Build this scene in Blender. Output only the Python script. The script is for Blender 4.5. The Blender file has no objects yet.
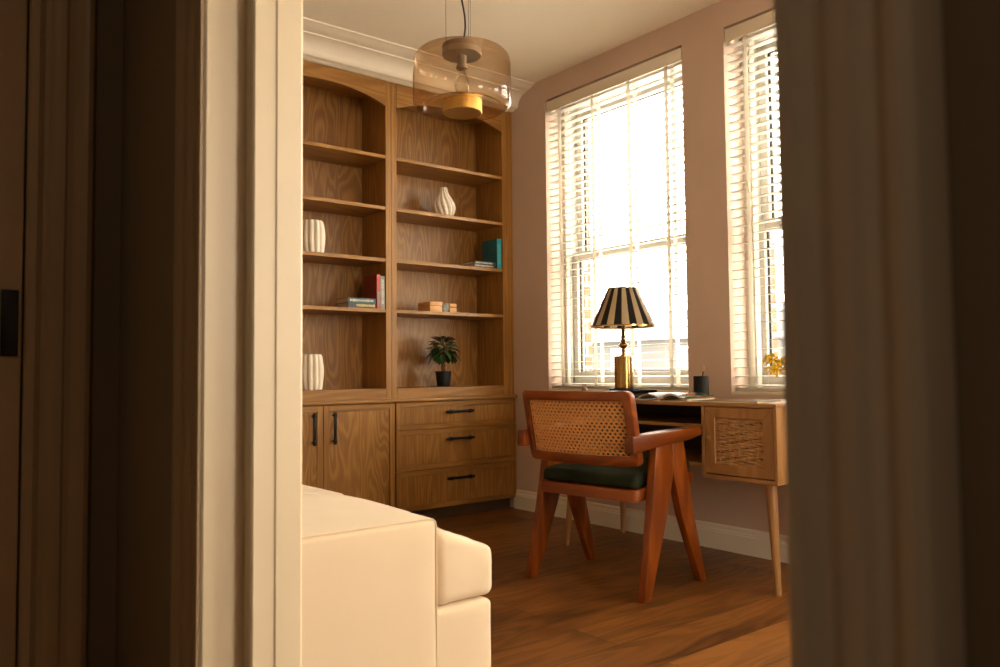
import bpy, bmesh, math, random
from mathutils import Vector, Matrix, noise
random.seed(7)
S = bpy.context.scene
COL = S.collection
PI = math.pi
R = math.radians

# ------------------------------------------------------------------ materials
def newmat(name):
    m = bpy.data.materials.new(name); m.use_nodes = True
    nt = m.node_tree; b = nt.nodes['Principled BSDF']
    return m, nt, b

def N(nt, t, **kw):
    n = nt.nodes.new(t)
    for k, v in kw.items():
        if k in n.inputs: n.inputs[k].default_value = v
        else: setattr(n, k, v)
    return n

def plain(name, col, rough=.5, metal=0., bump=0., bscale=200., var=0., vscale=6., spec=.5, sheen=0.):
    m, nt, b = newmat(name)
    b.inputs['Base Color'].default_value = (*col, 1)
    b.inputs['Roughness'].default_value = rough
    b.inputs['Metallic'].default_value = metal
    b.inputs['Specular IOR Level'].default_value = spec
    if sheen:
        b.inputs['Sheen Weight'].default_value = sheen
    tc = N(nt, 'ShaderNodeTexCoord')
    if var:
        n = N(nt, 'ShaderNodeTexNoise', Scale=vscale, Detail=4.)
        nt.links.new(tc.outputs['Object'], n.inputs['Vector'])
        r = N(nt, 'ShaderNodeValToRGB')
        r.color_ramp.elements[0].position = .3; r.color_ramp.elements[1].position = .7
        r.color_ramp.elements[0].color = (*[c * (1 - var) for c in col], 1)
        r.color_ramp.elements[1].color = (*[min(1, c * (1 + var)) for c in col], 1)
        nt.links.new(n.outputs['Fac'], r.inputs['Fac']); nt.links.new(r.outputs['Color'], b.inputs['Base Color'])
    if bump:
        n = N(nt, 'ShaderNodeTexNoise', Scale=bscale, Detail=3.)
        nt.links.new(tc.outputs['Object'], n.inputs['Vector'])
        bp = N(nt, 'ShaderNodeBump', Strength=bump, Distance=.002)
        nt.links.new(n.outputs['Fac'], bp.inputs['Height']); nt.links.new(bp.outputs['Normal'], b.inputs['Normal'])
    return m

def wood(name, dark, mid, light, axis='Z', freq=16., rough=.42, stretch=.16, scale=5., fig=.55, spec=.5):
    """wood whose growth rings show as stretched contour lines along one axis"""
    m, nt, b = newmat(name)
    L = nt.links.new
    tc = N(nt, 'ShaderNodeTexCoord')
    mp = N(nt, 'ShaderNodeMapping')
    sc = {'X': (stretch, 1, 1), 'Y': (1, stretch, 1), 'Z': (1, 1, stretch)}[axis]
    mp.inputs['Scale'].default_value = sc
    L(tc.outputs['Object'], mp.inputs['Vector'])
    n1 = N(nt, 'ShaderNodeTexNoise', Scale=scale, Detail=2., Roughness=.45, Distortion=.25)
    L(mp.outputs['Vector'], n1.inputs['Vector'])
    mul = N(nt, 'ShaderNodeMath', operation='MULTIPLY'); mul.inputs[1].default_value = freq * 6.283
    L(n1.outputs['Fac'], mul.inputs[0])
    sn = N(nt, 'ShaderNodeMath', operation='SINE'); L(mul.outputs[0], sn.inputs[0])
    mr = N(nt, 'ShaderNodeMapRange'); mr.inputs['From Min'].default_value = -1; mr.inputs['From Max'].default_value = 1
    L(sn.outputs[0], mr.inputs['Value'])
    pw = N(nt, 'ShaderNodeMath', operation='POWER'); pw.inputs[1].default_value = 1.8; L(mr.outputs['Result'], pw.inputs[0])
    mp2 = N(nt, 'ShaderNodeMapping')
    s2 = {'X': (.03, 1, 1), 'Y': (1, .03, 1), 'Z': (1, 1, .03)}[axis]; mp2.inputs['Scale'].default_value = s2
    L(tc.outputs['Object'], mp2.inputs['Vector'])
    n2 = N(nt, 'ShaderNodeTexNoise', Scale=260., Detail=3., Roughness=.6); L(mp2.outputs['Vector'], n2.inputs['Vector'])
    n3 = N(nt, 'ShaderNodeTexNoise', Scale=2.2, Detail=2.); L(mp.outputs['Vector'], n3.inputs['Vector'])
    r = N(nt, 'ShaderNodeValToRGB')
    e = r.color_ramp.elements
    e[0].position = .0; e[0].color = (*dark, 1); e[1].position = 1; e[1].color = (*light, 1)
    k = e.new(.5); k.color = (*mid, 1)
    mx = N(nt, 'ShaderNodeMix', data_type='FLOAT'); mx.inputs[0].default_value = fig
    L(n2.outputs['Fac'], mx.inputs[2]); L(pw.outputs[0], mx.inputs[3])
    ad = N(nt, 'ShaderNodeMath', operation='MULTIPLY_ADD'); ad.inputs[1].default_value = .8; ad.inputs[2].default_value = -.4
    L(n3.outputs['Fac'], ad.inputs[0])
    a2 = N(nt, 'ShaderNodeMath', operation='ADD'); L(mx.outputs[0], a2.inputs[0]); L(ad.outputs[0], a2.inputs[1])
    L(a2.outputs[0], r.inputs['Fac']); L(r.outputs['Color'], b.inputs['Base Color'])
    b.inputs['Roughness'].default_value = rough
    b.inputs['Specular IOR Level'].default_value = spec
    bp = N(nt, 'ShaderNodeBump', Strength=.12, Distance=.001)
    L(mx.outputs[0], bp.inputs['Height']); L(bp.outputs['Normal'], b.inputs['Normal'])
    return m

OAKC = ((.17, .070, .012), (.32, .150, .028), (.44, .228, .050))
M = {}
M['oak_v'] = wood('oak_vertical_grain', *OAKC, 'Z', 10., stretch=.07, scale=9., fig=.35)
M['oak_h'] = wood('oak_horizontal_grain', *OAKC, 'X', 9., stretch=.08, scale=8., fig=.35)
M['oak_panel'] = wood('oak_crown_cut_veneer', (.17, .07, .012), (.31, .144, .029), (.40, .205, .046), 'Z', 15., stretch=.16, scale=7.5, fig=.5)
DSK = ((.25, .12, .036), (.36, .185, .062), (.45, .25, .092))
M['desk_y'] = wood('light_oak_desk', *DSK, 'Y', 8., fig=.4)
M['desk_z'] = wood('light_oak_desk_upright', *DSK, 'Z', 8., fig=.4)
TK = ((.085, .017, .002), (.19, .042, .004), (.30, .078, .009))
M['teak_x'] = wood('teak_lengthwise', *TK, 'X', 7., rough=.3, fig=.4, spec=.3)
M['teak_y'] = wood('teak_crosswise', *TK, 'Y', 7., rough=.3, fig=.4, spec=.3)
M['teak_z'] = wood('teak_upright', *TK, 'Z', 7., rough=.3, fig=.4, spec=.3)
M['ceiling'] = plain('ceiling_paint', (.90, .83, .69), .8, var=.02, vscale=2)
M['wall'] = plain('blush_wall_paint', (.60, .455, .37), .75, bump=.05, var=.03, vscale=3)
M['white'] = plain('white_gloss_paint', (.80, .73, .61), .38, var=.02)
M['cream'] = plain('cream_door_paint', (.68, .57, .39), .42, var=.03, vscale=3)
M['hall'] = plain('brown_hall_paint', (.20, .145, .085), .6, var=.03)
M['halltrim_shaded'] = plain('shaded_hall_trim_paint', (.38, .27, .15), .45, var=.03)  # trim colour darkened to put the left side's shade into the paint
M['halltrim_lit'] = plain('lit_hall_trim_paint', (.62, .53, .40), .45, var=.03)  # hall trim again, lightened to put the right side's light into the paint
M['sash'] = plain('white_sash_paint', (.58, .56, .51), .4, var=.02)
M['slat'] = plain('white_blind_slat', (.56, .53, .48), .45)
def translucent(name, col, t):
    m, nt, b = newmat(name); b.inputs['Base Color'].default_value = (*col, 1); b.inputs['Roughness'].default_value = .6
    tl = N(nt, 'ShaderNodeBsdfTranslucent'); tl.inputs[0].default_value = (*col, 1)
    n = N(nt, 'ShaderNodeTexNoise', Scale=300.); tc = N(nt, 'ShaderNodeTexCoord'); nt.links.new(tc.outputs['Object'], n.inputs['Vector'])
    bp = N(nt, 'ShaderNodeBump', Strength=.05, Distance=.001); nt.links.new(n.outputs['Fac'], bp.inputs['Height']); nt.links.new(bp.outputs['Normal'], b.inputs['Normal'])
    mx = N(nt, 'ShaderNodeMixShader'); mx.inputs[0].default_value = t
    nt.links.new(b.outputs[0], mx.inputs[1]); nt.links.new(tl.outputs[0], mx.inputs[2]); nt.links.new(mx.outputs[0], nt.nodes['Material Output'].inputs[0])
    return m
M['ladder'] = translucent('white_cotton_ladder_tape', (.74, .70, .63), .8)
M['cane'] = translucent('natural_cane', (.62, .33, .11), .4)
M['tape'] = plain('white_ladder_tape', (.66, .62, .55), .85, bump=.1, bscale=900)
M['fabric'] = plain('cream_linen', (.68, .55, .38), .9, bump=.25, bscale=700, var=.03, vscale=5, sheen=.2)
M['cushion'] = plain('dark_green_velvet', (.012, .017, .007), .9, var=.5, vscale=9, bump=.2, bscale=300, spec=.2)
M['black'] = plain('black_metal', (.012, .011, .010), .4, metal=.6)
M['blackmatt'] = plain('black_matt', (.006, .006, .007), .55, spec=.3)
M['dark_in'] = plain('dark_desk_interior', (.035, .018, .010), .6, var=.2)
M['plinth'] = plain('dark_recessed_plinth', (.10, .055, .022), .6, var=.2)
M['brass'] = plain('aged_brass', (.46, .29, .10), .2, metal=1., var=.12, vscale=14)
M['brass2'] = plain('brushed_gold', (.72, .48, .16), .35, metal=1., var=.06, vscale=30)
M['taupe_metal'] = plain('taupe_metal', (.28, .23, .18), .4, metal=.4)
M['ceramic'] = plain('white_ceramic', (.78, .70, .57), .5, bump=.08, bscale=80)

M['reed'] = plain('woven_reed', (.50, .29, .12), .6, var=.3, vscale=60)
M['leaf'] = plain('dark_green_leaf', (.030, .075, .016), .35, var=.4, vscale=30)
M['bark'] = plain('brown_bark', (.10, .06, .03), .8, var=.3, vscale=60)
M['soil'] = plain('soil', (.03, .02, .012), .95)
M['paper'] = plain('paper_pages', (.62, .52, .38), .8, var=.06, vscale=80)
M['yellow'] = plain('yellow_petals', (.85, .62, .03), .6, var=.15, vscale=60)
M['rubber'] = plain('dark_gasket', (.05, .05, .045), .6)
M['string'] = plain('pull_cord', (.7, .65, .55), .8)

def glassmat(name, tint, rough=.02, edge=None, ior=1.45):
    m = bpy.data.materials.new(name); m.use_nodes = True
    nt = m.node_tree; nt.nodes.clear(); L = nt.links.new
    out = N(nt, 'ShaderNodeOutputMaterial')
    tr = N(nt, 'ShaderNodeBsdfTransparent'); tr.inputs[0].default_value = (*tint, 1)
    if edge:
        lw = N(nt, 'ShaderNodeLayerWeight', Blend=.35)
        mc = N(nt, 'ShaderNodeMix', data_type='RGBA')
        mc.inputs[6].default_value = (*tint, 1); mc.inputs[7].default_value = (*edge, 1)
        L(lw.outputs['Facing'], mc.inputs[0]); L(mc.outputs[2], tr.inputs[0])
    gl = N(nt, 'ShaderNodeBsdfGlossy', Roughness=rough)
    l2 = N(nt, 'ShaderNodeLayerWeight', Blend=.5)
    f5 = N(nt, 'ShaderNodeMath', operation='POWER'); f5.inputs[1].default_value = 5; L(l2.outputs['Facing'], f5.inputs[0])
    fr = N(nt, 'ShaderNodeMath', operation='MULTIPLY_ADD'); fr.inputs[1].default_value = .9; fr.inputs[2].default_value = .045; L(f5.outputs[0], fr.inputs[0])
    mx = N(nt, 'ShaderNodeMixShader')
    L(fr.outputs[0], mx.inputs[0]); L(tr.outputs[0], mx.inputs[1]); L(gl.outputs[0], mx.inputs[2]); L(mx.outputs[0], out.inputs[0])
    return m
M['pane'] = glassmat('window_glass', (.97, .98, .97))
M['amber'] = glassmat('smoked_amber_glass', (.95, .86, .74), .03, (.74, .57, .40), 1.5)
M['clear'] = glassmat('clear_bulb_glass', (.93, .90, .85), .02, (.6, .55, .48), 1.5)

def floor_mat():
    m, nt, b = newmat('wide_oak_floor'); L = nt.links.new
    tc = N(nt, 'ShaderNodeTexCoord')
    br = N(nt, 'ShaderNodeTexBrick'); br.offset = .37; br.squash = 1
    br.inputs['Scale'].default_value = 1; br.inputs['Brick Width'].default_value = 1.9; br.inputs['Row Height'].default_value = .2
    br.inputs['Mortar Size'].default_value = .0018; br.inputs['Mortar Smooth'].default_value = .1; br.inputs['Bias'].default_value = 0
    br.inputs['Color1'].default_value = (0, 0, 0, 1); br.inputs['Color2'].default_value = (1, 1, 1, 1); br.inputs['Mortar'].default_value = (.5, .5, .5, 1)
    L(tc.outputs['Object'], br.inputs['Vector'])
    mp = N(nt, 'ShaderNodeMapping'); mp.inputs['Scale'].default_value = (.14, 1, 1); L(tc.outputs['Object'], mp.inputs['Vector'])
    add = N(nt, 'ShaderNodeVectorMath', operation='MULTIPLY_ADD'); add.inputs[1].default_value = (7, 5, 3); L(br.outputs['Color'], add.inputs[0]); L(mp.outputs['Vector'], add.inputs[2])
    n1 = N(nt, 'ShaderNodeTexNoise', Scale=6., Detail=3., Distortion=.4); L(add.outputs[0], n1.inputs['Vector'])
    mul = N(nt, 'ShaderNodeMath', operation='MULTIPLY'); mul.inputs[1].default_value = 60; L(n1.outputs['Fac'], mul.inputs[0])
    sn = N(nt, 'ShaderNodeMath', operation='SINE'); L(mul.outputs[0], sn.inputs[0])
    n2 = N(nt, 'ShaderNodeTexNoise', Scale=2.5, Detail=5., Roughness=.7); L(add.outputs[0], n2.inputs['Vector'])
    f = N(nt, 'ShaderNodeMath', operation='MULTIPLY_ADD'); f.inputs[1].default_value = .10; L(sn.outputs[0], f.inputs[0]); L(n2.outputs['Fac'], f.inputs[2])
    f2 = N(nt, 'ShaderNodeMath', operation='MULTIPLY_ADD'); f2.inputs[1].default_value = .16; L(br.outputs['Color'], f2.inputs[0]); L(f.outputs[0], f2.inputs[2])
    r = N(nt, 'ShaderNodeValToRGB'); e = r.color_ramp.elements
    e[0].position = .34; e[0].color = (.060, .020, .003, 1); e[1].position = .84; e[1].color = (.27, .105, .020, 1)
    k = e.new(.56); k.color = (.155, .056, .009, 1)
    L(f2.outputs[0], r.inputs['Fac'])
    mx = N(nt, 'ShaderNodeMix', data_type='RGBA'); mx.inputs[7].default_value = (.02, .009, .003, 1)
    L(br.outputs['Fac'], mx.inputs[0]); L(r.outputs['Color'], mx.inputs[6]); L(mx.outputs[2], b.inputs['Base Color'])
    b.inputs['Roughness'].default_value = .42
    bp = N(nt, 'ShaderNodeBump', Strength=.25, Distance=.002); L(f.outputs[0], bp.inputs['Height']); L(bp.outputs['Normal'], b.inputs['Normal'])
    return m
M['floor'] = floor_mat()

def brick_mat():
    m, nt, b = newmat('red_brickwork'); L = nt.links.new
    tc = N(nt, 'ShaderNodeTexCoord')
    sp = N(nt, 'ShaderNodeSeparateXYZ'); L(tc.outputs['Object'], sp.inputs[0])
    ad = N(nt, 'ShaderNodeMath', operation='ADD'); L(sp.outputs[0], ad.inputs[0]); L(sp.outputs[1], ad.inputs[1])
    cb = N(nt, 'ShaderNodeCombineXYZ'); L(ad.outputs[0], cb.inputs[0]); L(sp.outputs[2], cb.inputs[1])
    br = N(nt, 'ShaderNodeTexBrick'); br.inputs['Scale'].default_value = 1
    br.inputs['Brick Width'].default_value = .225; br.inputs['Row Height'].default_value = .075; br.inputs['Mortar Size'].default_value = .008
    br.inputs['Color1'].default_value = (.36, .085, .04, 1); br.inputs['Color2'].default_value = (.26, .06, .03, 1); br.inputs['Mortar'].default_value = (.42, .36, .28, 1)
    L(cb.outputs[0], br.inputs['Vector']); L(br.outputs['Color'], b.inputs['Base Color'])
    b.inputs['Roughness'].default_value = .9
    return m
M['brick'] = brick_mat()
M['render_grey'] = plain('dark_grey_render', (.06, .06, .06), .9, var=.15, vscale=1)
M['pave'] = plain('pale_street_paving', (.58, .56, .52), .9, var=.15, vscale=1)
M['dglass'] = plain('dark_window_glass', (.05, .06, .07), .1)
M['roof'] = plain('slate_roof', (.12, .12, .13), .7, var=.2, vscale=3)

def stripe_mat():
    """fabric shade with alternating black and cream wedges around its axis"""
    m, nt, b = newmat('striped_shade_fabric'); L = nt.links.new
    tc = N(nt, 'ShaderNodeTexCoord'); sp = N(nt, 'ShaderNodeSeparateXYZ'); L(tc.outputs['Object'], sp.inputs[0])
    at = N(nt, 'ShaderNodeMath', operation='ARCTAN2'); L(sp.outputs[1], at.inputs[0]); L(sp.outputs[0], at.inputs[1])
    mu = N(nt, 'ShaderNodeMath', operation='MULTIPLY_ADD'); mu.inputs[1].default_value = 13; mu.inputs[2].default_value = 3.42; L(at.outputs[0], mu.inputs[0])
    sn = N(nt, 'ShaderNodeMath', operation='SINE'); L(mu.outputs[0], sn.inputs[0])
    gt = N(nt, 'ShaderNodeMath', operation='GREATER_THAN'); gt.inputs[1].default_value = 0.; L(sn.outputs[0], gt.inputs[0])
    mx = N(nt, 'ShaderNodeMix', data_type='RGBA'); mx.inputs[6].default_value = (.62, .50, .33, 1); mx.inputs[7].default_value = (.018, .015, .012, 1)
    L(gt.outputs[0], mx.inputs[0]); L(mx.outputs[2], b.inputs['Base Color']); b.inputs['Roughness'].default_value = .32
    return m
M['stripe'] = stripe_mat()

def page_mat():
    m, nt, b = newmat('printed_magazine_page'); L = nt.links.new
    tc = N(nt, 'ShaderNodeTexCoord')
    v = N(nt, 'ShaderNodeTexVoronoi', Scale=18.); v.distance = 'CHEBYCHEV'; L(tc.outputs['Object'], v.inputs['Vector'])
    n = N(nt, 'ShaderNodeTexNoise', Scale=9.); L(tc.outputs['Object'], n.inputs['Vector'])
    gt = N(nt, 'ShaderNodeMath', operation='GREATER_THAN'); gt.inputs[1].default_value = .47; L(n.outputs['Fac'], gt.inputs[0])
    hs = N(nt, 'ShaderNodeMix', data_type='RGBA', blend_type='MULTIPLY'); hs.inputs[0].default_value = 1
    hs.inputs[7].default_value = (.35, .26, .12, 1); L(v.outputs['Color'], hs.inputs[6])
    mx = N(nt, 'ShaderNodeMix', data_type='RGBA'); mx.inputs[6].default_value = (.75, .70, .60, 1)
    L(gt.outputs[0], mx.inputs[0]); L(hs.outputs[2], mx.inputs[7]); L(mx.outputs[2], b.inputs['Base Color']); b.inputs['Roughness'].default_value = .25
    return m
M['page'] = page_mat()
M['darkpage'] = plain('dark_printed_page', (.03, .028, .025), .3, var=.8, vscale=12)

# ------------------------------------------------------------------ geometry helpers
def obj(name, bm, m, parent=None, smooth=True, ang=35):
    bmesh.ops.recalc_face_normals(bm, faces=bm.faces[:])
    me = bpy.data.meshes.new(name); bm.to_mesh(me); bm.free()
    if smooth:
        for p in me.polygons: p.use_smooth = True
        me.set_sharp_from_angle(angle=R(ang))
    ms = m if isinstance(m, (list, tuple)) else [m]
    for x in ms: me.materials.append(M[x] if isinstance(x, str) else x)
    o = bpy.data.objects.new(name, me); COL.objects.link(o)
    if parent is not None: o.parent = parent
    return o

def tag(o, label, cat=None, group=None, kind=None):
    if label: o['label'] = label
    if cat: o['category'] = cat
    if group: o['group'] = group
    if kind: o['kind'] = kind
    return o

def thing(name, label, cat, loc=(0, 0, 0), rz=0, group=None):
    o = bpy.data.objects.new(name, None); o.empty_display_size = .05; COL.objects.link(o)
    o.location = loc; o.rotation_euler = (0, 0, rz)
    return tag(o, label, cat, group)

def struct(o):
    o['kind'] = 'structure'; return o

def bx(bm, x0, x1, y0, y1, z0, z1, bev=0., seg=2, mi=0, mat=None):
    vs = [bm.verts.new((x, y, z)) for x in (x0, x1) for y in (y0, y1) for z in (z0, z1)]
    q = [(0, 1, 3, 2), (4, 6, 7, 5), (0, 4, 5, 1), (2, 3, 7, 6), (0, 2, 6, 4), (1, 5, 7, 3)]
    fs = [bm.faces.new([vs[i] for i in f]) for f in q]
    for f in fs: f.material_index = mi
    if mat is not None:
        bmesh.ops.transform(bm, matrix=mat, verts=vs)
    if bev:
        es = list({e for f in fs for e in f.edges})
        r = bmesh.ops.bevel(bm, geom=es, offset=bev, segments=seg, profile=.5, affect='EDGES')
        for f in r['faces']: f.material_index = mi
    return vs

def B(*a, **k):
    bm = bmesh.new(); bx(bm, *a, **k); return bm

def lathe(bm, prof, seg=40, cx=0, cy=0, caps=True, mi=0, ripple=None):
    rings = []
    for (r, z) in prof:
        ring = []
        for i in range(seg):
            a = 2 * PI * i / seg
            rr = r if ripple is None else ripple(r, z, a)
            ring.append(bm.verts.new((cx + rr * math.cos(a), cy + rr * math.sin(a), z)))
        rings.append(ring)
    for a, b in zip(rings, rings[1:]):
        for i in range(seg):
            f = bm.faces.new((a[i], a[(i + 1) % seg], b[(i + 1) % seg], b[i])); f.material_index = mi
    if caps:
        f = bm.faces.new(rings[0][::-1]); f.material_index = mi
        f = bm.faces.new(rings[-1]); f.material_index = mi
    return rings

def tube(bm, pts, r, seg=10, taper=None, mi=0):
    pts = [Vector(p) for p in pts]; rings = []
    for i, p in enumerate(pts):
        d = (pts[min(i + 1, len(pts) - 1)] - pts[max(i - 1, 0)]).normalized()
        u = d.cross(Vector((0, 0, 1)) if abs(d.z) < .9 else Vector((1, 0, 0))).normalized(); v = d.cross(u)
        rr = r if taper is None else taper[i]
        rings.append([bm.verts.new(p + u * rr * math.cos(2 * PI * k / seg) + v * rr * math.sin(2 * PI * k / seg)) for k in range(seg)])
    for a, b in zip(rings, rings[1:]):
        for i in range(seg):
            f = bm.faces.new((a[i], a[(i + 1) % seg], b[(i + 1) % seg], b[i])); f.material_index = mi
    bm.faces.new(rings[0][::-1]).material_index = mi; bm.faces.new(rings[-1]).material_index = mi

def extrude_profile(bm, prof, p0, p1, u, v=(0, 0, 1)):
    """prof: (a,b) points closed; swept straight from p0 to p1; a runs along u, b along v"""
    p0, p1, u, v = Vector(p0), Vector(p1), Vector(u), Vector(v)
    A = [bm.verts.new(p0 + u * a + v * b) for a, b in prof]
    C = [bm.verts.new(p1 + u * a + v * b) for a, b in prof]
    n = len(prof)
    for i in range(n): bm.faces.new((A[i], A[(i + 1) % n], C[(i + 1) % n], C[i]))
    bm.faces.new(A[::-1]); bm.faces.new(C)

def prism(bm, poly, axis, a0, a1, bev=0., seg=2):
    """poly of 2-D points extruded along one axis; the two other coordinates keep their order"""
    def P(p, a):
        return {'x': (a, p[0], p[1]), 'y': (p[0], a, p[1]), 'z': (p[0], p[1], a)}[axis]
    A = [bm.verts.new(P(p, a0)) for p in poly]; C = [bm.verts.new(P(p, a1)) for p in poly]
    n = len(poly); fs = []
    for i in range(n): fs.append(bm.faces.new((A[i], A[(i + 1) % n], C[(i + 1) % n], C[i])))
    fs.append(bm.faces.new(A[::-1])); fs.append(bm.faces.new(C))
    if bev:
        bmesh.ops.recalc_face_normals(bm, faces=fs)
        es = list({e for f in fs for e in f.edges})
        bmesh.ops.bevel(bm, geom=es, offset=bev, segments=seg, profile=.5, affect='EDGES')

def soften(bm, cuts, amp, sc, smooth=0):
    bmesh.ops.subdivide_edges(bm, edges=bm.edges[:], cuts=cuts, use_grid_fill=True)
    for _ in range(smooth): bmesh.ops.smooth_vert(bm, verts=bm.verts[:], factor=.5, use_axis_x=True, use_axis_y=True, use_axis_z=True)
    bm.normal_update()
    for v in bm.verts:
        v.co += v.normal * amp * noise.noise(v.co * sc)

# ------------------------------------------------------------------ measures of the place
XW = 3.29            # room face of the window wall
YB = 4.32            # back wall behind the bookcase
XD0, XD1 = .37, .507 # door wall, hall face and room face
CZ = 2.714
YN = -2.10            # near end of the room

# floor, ceiling
struct(obj('floor', B(-1.6, 3.62, -2.2, 4.4, -.08, 0), 'floor', smooth=False))
struct(obj('ceiling', B(-1.6, 3.62, -2.2, 4.4, CZ, CZ + .1), 'ceiling', smooth=False))
# window wall: two seen openings, then two unseen ones added for light
W1 = (2.594, 3.663); W2 = (1.267, 2.336); W3_ADDED = (-.060, 1.009); W4_ADDED = (-1.387, -.318); WZ = (.757, 2.575)
def windowed(bm, x0, x1, inset=0, z0=0, z1=CZ, y0=YN, y1=4.4):
    a = [(q[0] + inset, q[1] - inset) for q in (W4_ADDED, W3_ADDED, W2, W1)]
    ed = [y0] + [v for q in a for v in q] + [y1]
    for i in range(0, len(ed), 2): bx(bm, x0, x1, ed[i], ed[i + 1], z0, z1)
    for q in a:
        bx(bm, x0, x1, q[0], q[1], z0, WZ[0]); bx(bm, x0, x1, q[0], q[1], WZ[1], z1)
bm = bmesh.new(); windowed(bm, XW, 3.565); struct(obj('wall_window', bm, 'wall', smooth=False))
bm = bmesh.new(); windowed(bm, 3.566, 3.625, .045, -.6, 3.4, YN - .1, 5.2); struct(obj('wall_exterior', bm, 'brick', smooth=False))
struct(obj('wall_back', B(XD1, XW, YB, YB + .08, 0, CZ), 'wall', smooth=False))
NX = (1.75, 2.50)  # unseen opening added to throw light along the room
bm = bmesh.new(); bx(bm, XD1, NX[0], YN - .08, YN, 0, CZ); bx(bm, NX[1], XW, YN - .08, YN, 0, CZ); bx(bm, NX[0], NX[1], YN - .08, YN, 0, .75); bx(bm, NX[0], NX[1], YN - .08, YN, 2.50, CZ)
struct(obj('wall_near', bm, 'wall', smooth=False))
bm = bmesh.new()
for x in (NX[0], NX[1] - .05): bx(bm, x, x + .05, YN - .07, YN - .01, .75, 2.50, .003)
for z in (.75, 1.60, 2.45): bx(bm, NX[0], NX[1], YN - .07, YN - .01, z, z + .05, .003)
struct(obj('window_5', bm, 'white'))  # frame of the added, unseen light opening
# door wall, opening OL..OR
OR_, OL_ = .215, 1.143
DH = 2.06
bm = bmesh.new()
bx(bm, XD0 + .001, XD1 - .001, YN, OR_ - .004, 0, CZ); bx(bm, XD0 + .001, XD1 - .001, OL_ + .03, YB, 0, CZ); bx(bm, XD0 + .001, XD1 - .001, OR_ - .004, OL_ + .03, DH + .03, CZ)
struct(obj('wall_door', bm, 'hall', smooth=False))
# hall walls
struct(obj('wall_hall_left', B(-1.6, XD0, 1.62, 1.72, 0, CZ), 'hall', smooth=False))
struct(obj('wall_hall_right', B(-1.6, XD0, -1.3, -1.2, 0, CZ), 'hall', smooth=False))
struct(obj('wall_hall_rear', B(-1.7, -1.6, -1.3, 1.72, 0, CZ), 'hall', smooth=False))

# door lining with rebates (left jamb seen in the photograph)
bm = bmesh.new()
def jamb(bm, s, y):
    """s=+1: left jamb facing -Y"""
    poly = [(XD0, y + s * .03), (XD0, y + s * .003), (XD0 + .003, y), (XD0 + .0605, y), (XD0 + .0605, y - s * .027), (XD0 + .063, y - s * .030), (XD0 + .094, y - s * .030),
            (XD0 + .096, y - s * .032), (XD1 - .003, y - s * .032), (XD1, y - s * .029), (XD1, y + s * .03)]
    prism(bm, poly, 'z', 0, DH)
jamb(bm, 1, OL_)
jamb(bm, -1, OR_)
bx(bm, XD0, XD1, OR_ - .03, OL_ + .03, DH, DH + .03)
bx(bm, XD0 + .052, XD1, OR_ + .02, OL_ - .02, DH - .018, DH)
o = struct(obj('door_1', bm, 'cream', ang=12)); o['label'] = 'cream painted rebated door lining of the open doorway'
# architraves on the hall side, moulded
ARCH = [(0, 0), (0, .016), (.003, .020), (.012, .021), (.016, .016), (.020, .012), (.026, .013), (.031, .019), (.036, .021), (.045, .021), (.049, .015), (.056, .014),
        (.060, .017), (.066, .024), (.073, .026), (.079, .022), (.083, .012), (.083, 0)]
def arch_side(bm, y, s, w=1.0):
    prof = [(a * w, b * .28) for a, b in ARCH]
    extrude_profile(bm, prof, (XD0, y, 0), (XD0, y, DH + .01), (0, s, 0), (-1, 0, 0))
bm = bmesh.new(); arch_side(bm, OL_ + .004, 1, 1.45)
struct(obj('trim_1', bm, 'halltrim_shaded', ang=30))
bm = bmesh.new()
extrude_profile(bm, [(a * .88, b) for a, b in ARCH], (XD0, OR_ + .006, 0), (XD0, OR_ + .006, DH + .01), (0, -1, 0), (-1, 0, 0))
struct(obj('trim_2', bm, 'halltrim_lit', ang=30))
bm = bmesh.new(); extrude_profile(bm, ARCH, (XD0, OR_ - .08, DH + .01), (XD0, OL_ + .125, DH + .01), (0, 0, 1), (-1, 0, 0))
struct(obj('trim_3', bm, 'halltrim_shaded', ang=30))
# neighbouring hall door on the left: architrave, slab and latch plate
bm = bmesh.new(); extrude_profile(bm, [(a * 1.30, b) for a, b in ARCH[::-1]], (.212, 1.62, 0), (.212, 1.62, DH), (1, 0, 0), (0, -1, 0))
struct(obj('trim_4', bm, 'halltrim_shaded', ang=30))
bm = bmesh.new(); bx(bm, -.62, .208, 1.606, 1.619, .008, DH - .01, .002)
for (a, b_) in ((.22, .95), (1.08, 1.9)):
    bx(bm, -.50, .09, 1.598, 1.606, a, b_, .004)
d2 = struct(obj('door_2', bm, 'halltrim_shaded', ang=30))
o = obj('latch_plate', B(.176, .203, 1.600, 1.606, .915, 1.03, .002), 'black', d2); o['label'] = 'black latch plate'

# baseboards
BBP = [(0, 0), (.018, 0), (.018, .075), (.014, .080), (.014, .086), (.010, .089), (.009, .104), (.004, .109), (0, .110)]
bm = bmesh.new(); extrude_profile(bm, [(a, b * 1.1) for a, b in BBP], (XW, YN, 0), (XW, 3.992, 0), (-1, 0, 0))
struct(obj('baseboard_window', bm, 'white', ang=25))
bm = bmesh.new(); extrude_profile(bm, [(a, b * 1.1) for a, b in BBP], (XD1, YN, 0), (XD1, OR_ - .1, 0), (1, 0, 0)); extrude_profile(bm, [(a, b * 1.1) for a, b in BBP], (XD1, OL_ + .1, 0), (XD1, YB, 0), (1, 0, 0))
struct(obj('baseboard_door', bm, 'white', ang=25))
bm = bmesh.new(); extrude_profile(bm, [(a, b * 1.1) for a, b in BBP], (XD1, YN, 0), (XW, YN, 0), (0, 1, 0))
struct(obj('baseboard_near', bm, 'white', ang=25))
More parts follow.
